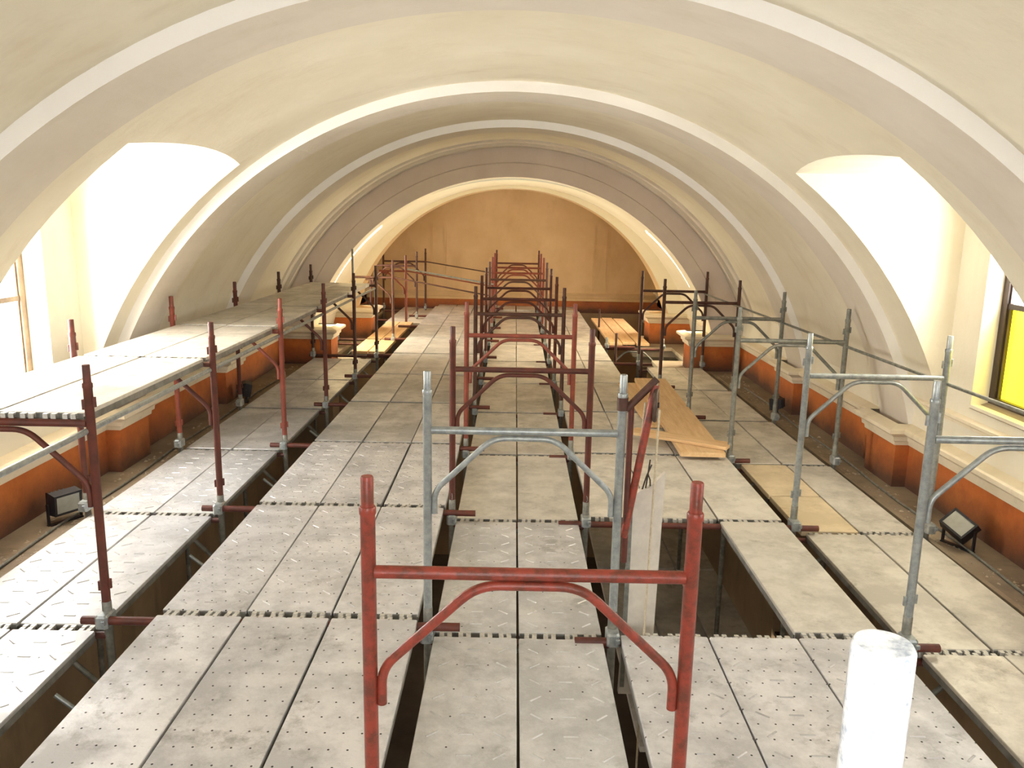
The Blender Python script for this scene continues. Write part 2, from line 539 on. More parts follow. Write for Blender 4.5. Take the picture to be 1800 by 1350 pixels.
for i, (a, b) in enumerate(LUN_R): lunette('ceiling_lunette_right_%d' % (i + 1), a, b, 1, XR, XC, ZC, RV, zr - .05, ZLUN, M['cream'])
for i, (a, b) in enumerate(RIBS):
    rib('trim_rib_%d' % (i + 1), a, b, RV + (.1 if i == 4 else 0), RV - 0.09)
rib('trim_moulding_1', 12.80, 13.0, RV3, RV3 - 0.035, zc=ZC3, mats=[M['rib'], M['rib']])
rib('trim_moulding_2', 13.12, YE, RV3, RV3 - 0.07, zc=ZC3, mats=[M['rib'], M['rib']])
# string moulding under the windows
for nm, x, s, segs in (('left', XL, 1, [(-2.0, .5), (1.1, 4.0), (4.6, 7.46)]), ('right', XR, -1, [(-2.0, .5), (1.1, 4.0), (4.6, 7.46)])):
    for k, (a, b) in enumerate(segs):
        mb = MB()
        pr = [(0, .70), (.02, .705), (.025, .73), (.045, .745), (.045, .77), (0, .79)]
        for j in range(5):
            (d0, z0), (d1, z1) = pr[j], pr[j + 1]
            mb.quad((x + s * d0, a, z0), (x + s * d0, b, z0), (x + s * d1, b, z1), (x + s * d1, a, z1))
        struct('trim_string_%s_%d' % (nm, k + 1), mb, M['cornice'])

mb = MB()
for x0, x1, z0, z1 in ((XL - .5, -1.4, -7, 3.8), (1.2, XR + .5, -7, 3.8), (-1.4, 1.2, -7, .9), (-1.4, 1.2, 2.9, 3.8)):  # opening left for the added fill window behind the camera
    mb.box(x0, x1, YB - .4, YB, z0, z1)
struct('wall_back', mb, M['cream'])
mb = MB(); mb.quad((-7, YB, -7), (7, YB, -7), (7, 22, -7), (-7, 22, -7)); struct('floor', mb, M['floor'])


def arch_wall(name, y0, y1, xc, zc, r, xl, xr, mats, R=6.2, n=64):
    """wall across the church pierced by a round arch standing on two piers; front, soffit and back"""
    zi = 0.48
    a0 = math.asin((zi - zc) / r)
    inner = [(xr, -7), (xr, zi)]; outer = [(R, -7), (R, zi)]
    for i in range(n + 1):
        a = a0 + (PI - 2 * a0) * i / n
        inner.append((xc + r * math.cos(a), zc + r * math.sin(a)))
        outer.append((xc + R * math.cos(a), max(zi, zc + R * math.sin(a))))
    inner += [(xl, zi), (xl, -7)]; outer += [(-R, zi), (-R, -7)]
    mb = MB()
    for i in range(len(inner) - 1):
        (ax, az), (bx, bz) = inner[i], inner[i + 1]; (cx, cz), (dx, dz) = outer[i], outer[i + 1]
        mb.quad((ax, y0, az), (bx, y0, bz), (dx, y0, dz), (cx, y0, cz), 0)
        mb.quad((ax, y1, az), (bx, y1, bz), (dx, y1, dz), (cx, y1, cz), 1)
        sm = 2 <= i < len(inner) - 3
        mb.quad((ax, y0, az), (ax, y1, az), (bx, y1, bz), (bx, y0, bz), 1, sm)
    return struct(name, mb, mats)


arch_wall('wall_great_arch', YE + .01, 13.85, -0.10, -0.486, 3.45, -3.11, 2.88, [M['face'], M['warm']])
# raised archivolt band on the face of the great arch
mb = MB(); t0 = math.asin((.5 + .486) / 3.45); YF = YE - .02
for i in range(64):
    a, b = [t0 + (PI - 2 * t0) * (i + k) / 64 for k in (0, 1)]
    P = lambda t, r, y: (-.10 + r * math.cos(t), y, -.486 + r * math.sin(t))
    mb.quad(P(a, 3.448, YF), P(b, 3.448, YF), P(b, 3.66, YF), P(a, 3.66, YF))
    mb.quad(P(a, 3.66, YF), P(b, 3.66, YF), P(b, 3.675, YE + .01), P(a, 3.675, YE + .01))
    mb.quad(P(a, 3.448, YF), P(b, 3.448, YF), P(b, 3.448, YE + .01), P(a, 3.448, YE + .01))
struct('trim_archivolt', mb, M['face'])
ZC2, RP = -0.78, 3.72
LP = [(13.95, 14.7)]
dl = ZC2 + math.sqrt(RP ** 2 - 3.6 ** 2)
vault('ceiling_presbytery', 13.84, 16.32, -0.10, ZC2, RP, dl, dl, LP, LP, 2.1, M['warm'])
wall_grid('wall_presbytery_left', -3.70, -4.0, [13.86, 14.0, 14.65, 16.3], [.3, .75, 2.05, 2.3], [(14.0, 14.65, .75, 2.05)], M['warm'])
wall_grid('wall_presbytery_right', 3.50, 3.8, [13.86, 14.0, 14.65, 16.3], [.3, .75, 2.05, 2.3], [(14.0, 14.65, .75, 2.05)], M['warm'])
lunette('ceiling_presbytery_lunette_left', 13.95, 14.7, -1, -3.70, -.10, ZC2, RP, dl - .05, 2.1, M['warm'])
lunette('ceiling_presbytery_lunette_right', 13.95, 14.7, 1, 3.50, -.10, ZC2, RP, dl - .05, 2.1, M['warm'])
arch_wall('wall_chancel_arch', 16.31, 16.94, -0.13, -0.39, 3.27, -2.96, 2.68, [M['warm'], M['tan']])
LC = [(17.15, 18.7)]  # hidden recesses added to hold the chancel fill windows
dc = -.60 + math.sqrt(4.0 ** 2 - 3.82 ** 2)
vault('ceiling_chancel', 16.95, 21.52, -0.13, -0.60, 4.0, dc, dc, LC, LC, 1.95, M['tan'])
for nm, x, s_ in (('left', -3.95, -1), ('right', 3.70, 1)):
    wall_grid('wall_chancel_' + nm, x, x + s_ * .3, [16.95, 17.3, 18.5, 21.5], [.1, .7, 1.85, 2.1], [(17.3, 18.5, .7, 1.85)], M['tan'])
    lunette('ceiling_chancel_lunette_' + nm, 17.15, 18.7, s_, x, -.13, -.60, 4.0, dc - .05, 1.95, M['tan'])
mb = MB()
mb.quad((-5, 21.5, -7), (5, 21.5, -7), (5, 21.5, -.12), (-5, 21.5, -.12), 2)
mb.quad((-5, 21.5, -.12), (5, 21.5, -.12), (5, 21.5, .20), (-5, 21.5, .20), 1)
mb.quad((-5, 21.5, .20), (5, 21.5, .20), (5, 21.5, 4), (-5, 21.5, 4), 0)
back = struct('wall_chancel_end', mb, [M['tan'], M['orange'], M['lower']])
mb = MB(); mb.box(-3.95, 3.7, 21.42, 21.5, .20, .27).box(-3.95, 3.7, 21.44, 21.5, .36, .40); struct('trim_chancel_end', mb, M['tan'])
for k, x0 in enumerate((-2.25, 1.98)):           # moulded panel frames on the end wall
    mb = MB()
    mb.box(x0, x0 + .03, 21.475, 21.5, .45, 2.15).box(x0 + .34, x0 + .37, 21.475, 21.5, .45, 2.15)
    mb.box(x0 + .03, x0 + .34, 21.475, 21.5, 2.12, 2.15)
    struct('trim_panel_frame_%d' % (k + 1), mb, M['tan'])


def window(n, x, s, y0, y1, z0, z1, mats, zbar, ybars, pane_low, pane_up, fw=0.06):
    w = bpy.data.objects.new('window_%d' % n, None); C.objects.link(w); w['kind'] = 'structure'
    w.location = (x, (y0 + y1) / 2, z0)
    hy, h = (y1 - y0) / 2, z1 - z0
    mb = MB(); d0, d1 = (-.05, .03)
    mb.box(d0, d1, -hy, -hy + fw, 0, h).box(d0, d1, hy - fw, hy, 0, h).box(d0, d1, -hy + fw, hy - fw, 0, fw).box(d0, d1, -hy + fw, hy - fw, h - fw, h)
    # inner moulding of the casement
    mb.box(d0 + .015, d1 - .015, -hy + fw, -hy + fw + .02, fw, h - fw).box(d0 + .015, d1 - .015, hy - fw - .02, hy - fw, fw, h - fw)
    obj('window_frame', mb, mats, w)
    mb = MB(); mb.box(d0 + .01, d1 - .01, -hy + fw, hy - fw, zbar - z0 - .022, zbar - z0 + .022); obj('transom', mb, mats, w)
    ys = [-hy + fw + .02] + [b - (y0 + y1) / 2 for b in ybars] + [hy - fw - .02]
    for b in ybars:
        bb = b - (y0 + y1) / 2
        mb = MB(); mb.box(d0 + .01, d1 - .01, bb - .025, bb + .025, fw, h - fw); obj('mullion', mb, mats, w)
    for k in range(len(ys) - 1):
        for za, zb, m in ((fw, zbar - z0 - .022, pane_low), (zbar - z0 + .022, h - fw, pane_up)):
            mb = MB(); mb.box(-.006, .006, ys[k], ys[k + 1], za, zb); obj('pane', mb, m, w)
    mb = MB()                                                # sloping plastered sill
    mb.quad((-s * .02, -hy, .03), (-s * .02, hy, .03), (-s * .2, hy, -.03), (-s * .2, -hy, -.03))
    obj('window_sill', mb, M['ledge'], w)
    return w


window(1, XL - 0.20, -1, 5.55, 6.70, .90, 2.55, M['winframe_l'], 1.62, [6.12], M['pane_left'], M['pane_left'], .07)
window(2, XR + 0.19, 1, 5.50, 6.55, .90, 2.55, M['winframe'], 1.72, [6.02], M['pane_yellow'], M['pane_right'], .075)
window(3, XL - 0.20, -1, 1.45, 2.70, .90, 2.55, M['winframe_l'], 1.62, [2.07], M['fill_back'], M['fill_back'])  # unseen window added to light the near bay
window(4, XR + 0.19, 1, 1.45, 2.70, .90, 2.55, M['winframe'], 1.72, [2.07], M['fill_back'], M['fill_back'])  # its unseen counterpart, also added for light
window(5, -3.82, -1, 14.0, 14.65, .75, 2.05, M['winframe'], 1.5, [], M['pane_far'], M['pane_far'])
window(6, 3.62, 1, 14.0, 14.65, .75, 2.05, M['winframe'], 1.5, [], M['pane_far'], M['pane_far'])

window(7, -4.07, -1, 17.3, 18.5, .70, 1.85, M['winframe'], 1.3, [], M['fill_apse'], M['fill_apse'])  # hidden window added to brighten the chancel end wall
window(8, 3.82, 1, 17.3, 18.5, .70, 1.85, M['winframe'], 1.3, [], M['fill_apse'], M['fill_apse'])  # second hidden chancel window, added for the same fill
fill_w9 = window(9, 0, 1, -1.3, 1.3, .90, 2.90, M['winframe'], 1.9, [-.43, .43], M['fill_front'], M['fill_front'])  # unseen window added behind the camera as frontal fill light
fill_w9.location = (-.10, YB - .2, .90); fill_w9.rotation_euler = (0, 0, PI / 2)

for k, (x, y, sd) in enumerate(((XL + .04, 2.2, -1), (XL + .04, 6.2, -1), (XL + .04, 10.2, -1), (XR - .04, 2.2, 1), (XR - .04, 6.2, 1), (XR - .04, 10.2, 1))):
    window(10 + k, x, sd, y - .6, y + .6, -5.2, -3.2, M['winframe'], -4.0, [], M['pane_low'], M['pane_low'])  # hidden glowing windows added to lighten the walls seen through the gaps

# ------------------------------------------------------------------ labels by bay
ORD = ['', 'first', 'second', 'third', 'fourth', 'fifth', 'sixth', 'seventh', 'eighth', 'ninth', 'tenth']
NUM = ['', 'one bay', 'two bays', 'three bays', 'four bays', 'five bays', 'six bays', 'seven bays', 'eight bays', 'nine bays']


def bay(k):
    return {0: 'in front of the bright red frame', 1: 'between bright red and galvanised frames', 2: 'just behind the galvanised frame'}.get(k) or NUM[k - 2] + ' behind the galvanised frame'


def at(k):
    return {1: 'level with the bright red frame', 2: 'level with the central galvanised frame'}.get(k) or '%s behind the central galvanised frame' % NUM[k - 2]


# ------------------------------------------------------------------ scaffold frames
YK = lambda k: 2.473 + 1.8 * (k - 1)
HW, ZBAR, ZTOP = 0.525, 1.205, 1.53
_fm = {}


def frame_meshes(key):
    if key in _fm: return _fm[key]
    m = M[key]; d = {}
    mb = MB(); mb.tube([(0, 0, .16), (0, 0, 1.40), (0, 0, 1.405), (0, 0, 1.425), (0, 0, 1.43)], [.0242, .0242, .027, .027, .0242], 18); d['leg'] = mb.mesh('leg', m)
    mb = MB(); mb.tube([(0, 0, 1.43), (0, 0, 1.525), (0, 0, 1.53)], [.0205, .0205, .0185], 18); d['spigot'] = mb.mesh('spigot', m)
    mb = MB(); mb.tube([(-HW + .02, 0, ZBAR), (HW - .02, 0, ZBAR)], .0215, 16); d['crossbar'] = mb.mesh('crossbar', m)
    mb = MB(); mb.tube(bend([(-.487, 0, .73), (-.487, 0, .86), (-.17, 0, 1.165), (.17, 0, 1.165), (.487, 0, .86), (.487, 0, .73)], .075, 6), .0165, 12); d['brace'] = mb.mesh('brace', m)
    mb = MB(); mb.bbox(-.008, .008, -.008, .008, -.028, .028, .002); d['lock_plate'] = mb.mesh('lock_plate', m)
    mb = MB(); mb.ring((.0, -.028, .20), (1, .2, 0), .022, .0025, 16, 6); d['pin'] = mb.mesh('spring_pin', M['galv'])
    _fm[key] = d
    return d


def frame(xc, k, key, label, group, plates=False, pin=False, skew=0.0, rz=0.0):
    t = thing('scaffold_portal', label, 'scaffold frame', (xc, YK(k), 0), group)
    t.rotation_euler = (0, 0, rz)
    d = frame_meshes(key)
    for s in (-1, 1):
        l = link('leg', d['leg'], t, (s * HW, 0, 0)); link('spigot', d['spigot'], l)
        if plates:
            for px, pz in ((-.03, 1.31), (.03, 1.325), (-.03, .26), (.03, .275)): link('lock_plate', d['lock_plate'], l, (px, 0, pz))
        if pin: link('spring_pin', d['pin'], l)
    link('crossbar', d['crossbar'], t); link('brace', d['brace'], t)
    return t


def half_frame(xc, k, key, label, group, xend):
    """frame of one leg whose crossbar and half brace run out to the wall"""
    t = thing('scaffold_portal', label, 'scaffold frame', (xc + HW, YK(k), 0), group)
    d = frame_meshes(key); e = xend - xc - HW
    l = link('leg', d['leg'], t); link('spigot', d['spigot'], l)
    mb = MB(); mb.tube([(e, 0, ZBAR), (-.02, 0, ZBAR)], .0215, 14); obj('crossbar', mb, M[key], t)
    mb = MB(); mb.tube(bend([(max(e, -.5), 0, 1.165), (-.355, 0, 1.165), (-.038, 0, .86), (-.038, 0, .73)], .075, 6), .0165, 12); obj('brace', mb, M[key], t)


ck = {1: 'red', 2: 'galv', 3: 'rust', 4: 'oran', 5: 'rust2', 6: 'rust', 7: 'rust', 8: 'rust2', 9: 'oran', 10: 'oran', 11: 'rust'}
for k in range(1, 12):
    if k == 1: lab, g = 'bright red scaffold frame on the central planks before the galvanised frame', None
    elif k == 2: lab, g = 'galvanised grey scaffold frame in the central row carrying the pulley bracket', None
    else: lab, g = 'rusty red scaffold frame in the central row, %s behind the galvanised frame' % ORD[k - 2], 'red frames of the central row'
    frame(0, k, ck[k], lab, g, False, k in (2, 3))
lk = {2: 'rust', 3: 'rust', 4: 'oran', 5: 'rust', 6: 'rust2', 7: 'rust2', 8: 'rust2', 9: 'oran', 10: 'rust2', 11: 'rust2'}
for k in range(1, 12):
    if k <= 7: lab, g = 'red scaffold frame carrying the raised walkway, %s' % at(k), 'red frames under the raised walkway'
    else: lab, g = 'rusty free-standing scaffold frame, %s beyond the end of the raised walkway' % ORD[k - 7], 'free frames beyond the walkway'
    if k in (8, 9):
        half_frame(-2.875 + .006 * (k - 2), k, lk[k], lab, g, -3.05 if k == 8 else -2.86)
    else:
        frame(-2.875 + .006 * (k - 2), k, lk.get(k, 'rust'), lab, g, k <= 7)
for k in range(2, 8):
    if k <= 5: lab, g, key = 'galvanised grey scaffold frame opposite the walkway, %s' % at(k), 'grey frames along the right wall', 'galv' if k < 4 else 'galvdark'
    else: lab, g, key = 'dark red scaffold frame, %s beyond the grey frames opposite the walkway' % ORD[k - 5], 'dark red frames along the right wall', 'rust2'
    frame(2.725 - .040 * (k - 2), k, key, lab, g, k <= 5)

# lower lift of frames: galvanised legs that carry the decks, with couplers at deck level
mb = MB(); mb.tube([(0, 0, -2.0), (0, 0, .02), (0, 0, .025), (0, 0, .165), (0, 0, .17)], [.0242, .0242, .0265, .0265, .022], 14); low_leg = mb.mesh('leg', M['galvdark'])
mb = MB(); mb.tube([(-HW, 0, -.045), (HW, 0, -.045)], .0215, 12); low_bar = mb.mesh('crossbar', M['rust'])
mb = MB(); mb.tube(bend([(-.487, 0, -.52), (-.487, 0, -.40), (-.17, 0, -.09), (.17, 0, -.09), (.487, 0, -.40), (.487, 0, -.52)], .075, 5), .0165, 10); low_br = mb.mesh('brace', M['galvdark'])
mb = MB(); mb.bbox(-.036, .036, -.086, .036, -.015, .062, .012).tube([(.022, -.08, .03), (.022, -.112, .03)], .007, 8).bbox(.010, .034, -.108, -.094, .018, .042, .003)
coup = mb.mesh('coupler', M['galv'])


def low_frame(xc, k, label, group, zc, dz=0.0):
    t = thing('scaffold_base_portal', label, 'scaffold frame', (xc, YK(k), 0), group)
    for s in (-1, 1):
        l = link('leg', low_leg, t, (s * HW, 0, 0)); link('coupler', coup, l, (0, 0, zc))
    link('crossbar', low_bar, t, (0, 0, dz)); link('brace', low_br, t, (0, 0, dz))


for k in range(1, 12):
    low_frame(0, k, 'galvanised lower frame under the central planks, ' + at(k), 'lower frames under the central planks', .0)
for k in (1, 2, 3, 4, 5, 6, 7, 8, 10, 11):
    low_frame(-2.875 + .006 * (k - 2), k, 'galvanised lower frame below the raised walkway, ' + at(k), 'lower frames under the left planks', .05)
for k in range(1, 8):
    low_frame(2.725 - .040 * (k - 2), k, 'galvanised lower frame opposite the walkway, ' + at(k), 'lower frames under the right planks', 0.0, -.075)
low_frame(2.20, 8, 'galvanised lower frame beside the small timber floor', None, .0)

# ------------------------------------------------------------------ tubes


def tube_thing(name, label, a, b, r, mat, group=None, cat='tube', seg=12):
    a, b = Vector(a), Vector(b); mb = MB(); mb.tube([(0, 0, 0), b - a], r, seg)
    o = obj(name, mb, mat, None, a); return tag(o, label, cat, group)


for k in range(1, 12):
    tube_thing('ledger_tube', 'red tube under the three-wide strip, ' + at(k), (-2.47, YK(k) - .05, .072), (-.34, YK(k) - .05, .072), .024, M['rust'], 'cross tubes under the left strip')
for k in range(1, 9):
    tube_thing('ledger_tube', 'red tube under the strip beside the opening, ' + at(k), (.31, YK(k) - .05, .0), (2.37 - .03 * (k - 2), YK(k) - .05, .0), .024, M['rust'], 'cross tubes under the right strip')
tube_thing('guard_rail', 'thin galvanised rail along the wall side of the grey frames', (3.30, 3.2, 1.16), (3.03, 13.3, 1.17), .0135, M['galvdark'], None, 'rail')
tube_thing('guard_rail', 'thin pale rail under the edge of the raised walkway', (-2.375, 2.45, 1.165), (-2.335, 13.3, 1.165), .0165, M['galv'], None, 'rail')
for k, z1 in ((8, .94), (9, .96), (11, .975)):
    tube_thing('cross_tube', 'slim tube sloping to the central row from the %s free frame' % ORD[k - 7], (-2.30, YK(k), 1.21), (-.55, YK(k), z1 - .03), .014, M['oran'] if k == 9 else M['rust2'], 'sloping tubes between the rows')
tube_thing('bright_tube', 'pale galvanised tube laid from the free frames to the central row', (-2.28, YK(9) - .03, 1.25), (-.5, YK(9) - .03, .97), .017, M['galv'])
for k in (7, 8):
    tube_thing('edge_tube', 'dark tube crossing the %s end of the timber boards' % ('walkway' if k == 7 else 'chancel'), (-3.45, YK(k) + .06, .03), (-2.05, YK(k) + .06, .03), .024, M['rust2'], 'tubes at the end of the left planks')
tube_thing('post_extension', 'slim tube standing out above the walkway leg', (-2.345, YK(6) + .05, 1.25), (-2.345, YK(6) + .05, 1.86), .014, M['galvdark'], None, 'tube')
for x, y, h in ((1.69, 14.3, .36), (1.93, 12.9, .30), (1.72, 17.6, .42)):
    tube_thing('stub_post', 'short dark post standing beside the gap near the small timber floor', (x + .06, y, -.6), (x + .06, y, h), .022, M['rust2'], 'stub posts by the timber floor', 'post')
# short diagonal galvanised braces in the left gap
for k in range(1, 8):
    tube_thing('gap_brace', 'short galvanised rod beside the walkway gap, ' + at(k), (-2.44, YK(k) - .42, -.16), (-2.12, YK(k) - .42, -.42), .013, M['galv'], 'rods in the left gap')

# ------------------------------------------------------------------ steel planks
_pm = {}


def plank_meshes(w, L, key):
    kk = (round(w, 3), round(L, 3), key)
    if kk in _pm: return _pm[kk]
    d = {}; h = w / 2; l = L / 2
    mb = MB(); mb.bbox(-h, h, -l + .034, l - .034, -.022, 0, .004); d['sheet'] = mb.mesh('deck_sheet', M[key])
    mb = MB(); mb.box(-.012, .0, -l + .05, l - .05, -.062, -.006); d['rail'] = mb.mesh('side_rail', M['rail'])
    mb = MB(); mb.bbox(-h + .004, h - .004, -.006, .006, -.06, -.004, .002); d['cap'] = mb.mesh('end_plate', M['rail'])
    hk = MB()
    for dx in (-.022, .022):
        hk.box(dx - .013, dx + .013, -.004, .026, -.012, -.002).box(dx - .013, dx + .013, .022, .029, -.04, -.003)
    hk.box(-.035, .035, -.008, .004, -.03, -.002)
    d['hook'] = hk.mesh('hook', M['hook'])
    mb = MB(); mb.bbox(-h, h, -l + .03, l - .03, -.05, 0, .004); d['one'] = mb.mesh('scaffold_plank', M[key])
    g = MB()                                   # raised grip ribs pressed into the sheet
    for r in range(int(L / .15) - 1):
        for c in (-.33, 0, .33):
            y = -l + .13 + r * .15; a = (.7 if (r % 2) else -.7) * (1 if c < 0 else -1 if c > 0 else 0)
            ca, sa = math.cos(a), math.sin(a); i = len(g.v)
            for px, py, z in ((-.036, -.006, 0), (.036, -.006, 0), (.036, .006, 0), (-.036, .006, 0), (-.032, -.002, .004), (.032, -.002, .004), (.032, .002, .004), (-.032, .002, .004)):
                g.v.append((c * w + px * ca - py * sa, y + px * sa + py * ca, z))
            for q in ((0, 1, 5, 4), (1, 2, 6, 5), (2, 3, 7, 6), (3, 0, 4, 7), (4, 5, 6, 7)): g.face([i + n for n in q])
    d['ribs'] = g.mesh('grip_ribs', M[key])
    _pm[kk] = d
    return d


def plank(x, y, z, w, L, key, label, group, rz=0.0, tilt=0.0):
    d = plank_meshes(w, L, key); h, l = w / 2, L / 2
    if y > 12.3:
        o = link('scaffold_plank', d['one'], None, (x, y, z)); o.rotation_euler = (0, 0, rz)
        return tag(o, label, 'plank', group)
    t = thing('scaffold_plank', label, 'plank', (x, y, z), group); t.rotation_euler = (tilt, 0, rz)
    link('deck_sheet', d['sheet'], t)
    if y < 7.5 and key in ('zinc_a', 'zinc_b') and not (key == 'zinc_a' and y < 4.3 and x < 0):
        link('grip_ribs', d['ribs'], t)['kind'] = 'stuff'
    a = link('side_rail', d['rail'], t, (h - .001, 0, 0)); b = link('side_rail', d['rail'], t, (-h + .013, 0, 0))
    for s in (-1, 1):
        e = link('end_plate', d['cap'], t, (0, s * (l - .036), 0))
        if y < 8.4:
            for c in (-.36, -.13, .13, .36):
                hk = link('hook', d['hook'], e, (c * w, s * .006, 0))
                if s < 0: hk.rotation_euler = (0, 0, PI)
    return t


def strip(edges, z, ks, keys, kind, cols, group, skip=(), skew=0.0, short=None):
    for c in range(len(edges) - 1):
        w = edges[c + 1] - edges[c] - .012
        for k in ks:
            if (c, k) in skip: continue
            j = random.uniform(-.004, .004)
            key = keys if isinstance(keys, str) else keys(c, k)
            L = 1.8 if k != short else 1.66
            plank((edges[c] + edges[c + 1]) / 2 + j + skew * (k - 2), YK(k) + L / 2 + random.uniform(-.004, .004), z + random.uniform(0, .003), w, L, key,
                  kind + cols[c] + ', ' + bay(k), group, random.uniform(-.002, .002))


strip([-3.355, -2.885, -2.405], 0.0, range(0, 7), 'zinc_b', 'steel plank below the raised walkway, ', ['wall side', 'gap side'], 'planks below the raised walkway')
strip([-3.345, -2.875, -2.395], 1.255, range(2, 7), 'zinc_c', 'steel plank of the raised walkway, ', ['wall side', 'open side'], 'planks of the raised walkway', short=6)
strip([-2.055, -1.565, -1.075, -.58], .105, range(0, 11), lambda c, k: 'zinc_a' if k < 4 else 'zinc_b', 'drilled steel plank of three-wide strip, ', ['walkway side', 'middle', 'central-row side'], 'planks of the three-wide strip')
strip([-.495, -.012, .475], 0.0, range(0, 11), lambda c, k: 'zinc_b' if k < 3 else 'zinc_c', 'steel plank of the central run, ', ['walkway side', 'opening side'], 'planks of the central run')
strip([.56, 1.065, 1.575, 2.085], .035, range(0, 11), lambda c, k: 'zinc_a' if k < 2 else 'zinc_c', 'steel plank of strip beside the opening, ', ['central-row side', 'middle', 'grey-frame side'], 'planks of the strip beside the opening',
      skip=[(0, 2), (1, 2)] + [(2, k) for k in range(6, 11)])
strip([2.255, 2.725, 3.165], -.05, range(0, 7), 'zinc_c', 'steel plank under the grey frames, ', ['strip side', 'wall side'], 'planks under the grey frames', skip=[(0, 3)], skew=-.030)
# two shorter tan deck boards laid in that run
for i, (y, L) in enumerate(((YK(3) + .42, .82), (YK(3) + 1.32, .92))):
    mb = MB(); mb.bbox(-.225, .225, -L / 2, L / 2, -.04, 0, .005)
    tag(obj('plywood_panel', mb, M['zinc_t'], None, (2.46, y, -.045)), 'tan plywood panel laid between the steel planks by the grey frames', 'panel', 'tan panels by the right wall')

# last short planks against the end wall and beyond the openings
for x in (-1.81, -1.32, -.83, -.27, .23, .80, 1.31):
    plank(x, 21.38 - .45 + .1, .04, .47, .95, 'zinc_c', 'short steel plank against the end wall of the chancel', 'short planks at the chancel end')
for i, x in enumerate((-2.72, -2.30)):
    plank(x, 19.5, 0.0, .40, 3.2, 'zinc_c', 'steel plank among the free frames beyond the timber boards', 'planks beyond the timber boards')


def board(name, label, x, y, z, w, L, t, rz=0, rx=0, ry=0, mat='wood', group=None, cat='board'):
    mb = MB(); mb.bbox(-w / 2, w / 2, -L / 2, L / 2, 0, t, .004)
    o = obj(name, mb, M[mat], None, (x, y, z)); o.rotation_euler = (rx, ry, rz)
    return tag(o, label, cat, group)


board('timber_board', 'pale timber board bridging the gap beyond the planks under the walkway', -2.70, 15.75, .0, .27, 4.0, .045, .0, group='timber boards behind the left planks')
board('timber_board', 'pale timber board bridging the gap beyond the planks under the walkway', -2.41, 15.75, .0, .27, 4.0, .045, .0, group='timber boards behind the left planks')
for i, x in enumerate((1.88, 2.14, 2.40)):
    board('timber_board', 'timber board of the small floor beyond the dark red frames', x, 17.3 + .1 * (i % 2), -.02, .24, 3.9, .045, .0, group='timber floor beyond the dark red frames')
# loose timber on the right-hand strip
board('timber_sheet', 'wide pale timber sheet lying askew beside the pulley', 1.85, 9.55, .075, .44, 3.75, .045, -.022, 0, .0)
board('timber_sheet', 'orange-brown timber board under the pale sheet near the pulley', 1.62, 10.1, .045, .36, 2.4, .03, .02)
board('broken_board', 'short broken timber board lying across the end of the sheet', 1.66, 8.12, .125, .22, 1.05, .03, 1.02, 0, 0)

# lower lift of planks seen through the opening
for i in range(1, 4):
    for k in range(3, 6):
        o = link('scaffold_plank', plank_meshes(.48, 1.8, 'zinc_c')['one'], None, (.8 + .5 * i, YK(k) + .9, -2.0))
        tag(o, 'dark plank of the lower level seen through the deck opening', 'plank', 'planks of the lower level')

# ------------------------------------------------------------------ pulley, rope and hanging board
t = thing('pulley_bracket', 'rusty red hoist bracket clamped to the grey central frame', 'bracket', (HW, YK(2), 0))
mb = MB(); mb.tube([(0, 0, 1.335), (0, 0, 1.405)], .030, 16); obj('clamp', mb, M['rust2'], t)
mb = MB(); mb.tube([(.02, .01, 1.335), (.185, .04, 1.50)], .021, 14); obj('arm', mb, M['rust2'], t)
mb = MB(); mb.tube([(.052, .03, 1.36), (.052, .03, .45)], .017, 14); obj('upright', mb, M['rust'], t)
mb = MB(); mb.tube([(.178, .035, 1.47), (.045, .03, .60)], .0215, 14); obj('strut', mb, M['red'], t)
t = thing('hoist_pulley', 'worn grooved pulley wheel hanging from the bracket', 'pulley', (.708, YK(2) + .03, 1.36))
mb = MB()
n = Vector((.97, -.22, .0)).normalized()
mb.ring((0, 0, 0), n, .082, .013, 28, 8); obj('rim', mb, M['wheel'], t)
mb = MB(); mb.tube([n * -.009, n * .009], .076, 24); obj('disc', mb, M['wheel'], t)
mb = MB(); mb.tube([n * -.02, n * .02], .016, 12); obj('axle', mb, M['black'], t)
mb = MB(); mb.box(-.006, .006, -.006, .006, .0, .13); obj('hanger', mb, M['rope'], t)
for dx, dy, z1, lab in ((.004, -.10, -1.2, 'pale rope falling from the pulley through the deck opening'), (-.045, .06, .93, 'pale rope from the pulley to the hanging board')):
    mb = MB(); mb.tube([(.708 + dx, YK(2) + .03 + dy, 1.36), (.70 + dx, YK(2) + .06 + dy * .8, (1.36 + z1) / 2), (.70 + dx, YK(2) + .07 + dy * .8, z1)], .006, 8)
    tag(obj('hoist_rope', mb, M['rope']), lab, 'rope')
t = thing('hanging_board', 'whitewashed board standing upright in the deck opening below the pulley', 'board', (.70, YK(2) + .17, 0))
mb = MB()
pr = [(-.10, -.45), (.085, -.45), (.108, .94), (.07, .90), (.02, .85), (-.03, .83), (-.065, .80)]
i0 = len(mb.v)
for y in (-.02, .02):
    mb.v += [(x, y, z) for x, z in pr]
nn = len(pr)
mb.face(list(range(nn))); mb.face(list(range(2 * nn - 1, nn - 1, -1)))
for a in range(nn):
    b = (a + 1) % nn; mb.face((a, a + nn, b + nn, b))
obj('panel', mb, M['whiteboard'], t)
mb = MB(); mb.box(-.094, -.068, -.028, -.02, -.40, .74); obj('edge_batten', mb, M['galvdark'], t)
for a, b, c in ((-.02, .05, .14), (.03, -.02, .09), (.0, .02, .17)):
    mb = MB(); mb.tube([(a, 0, .82), (a + b * .4, -.02, .86 + c * .4), (a + b, .0, .84 + c)], .0045, 6); obj('tie_wire', mb, M['wire'], t)

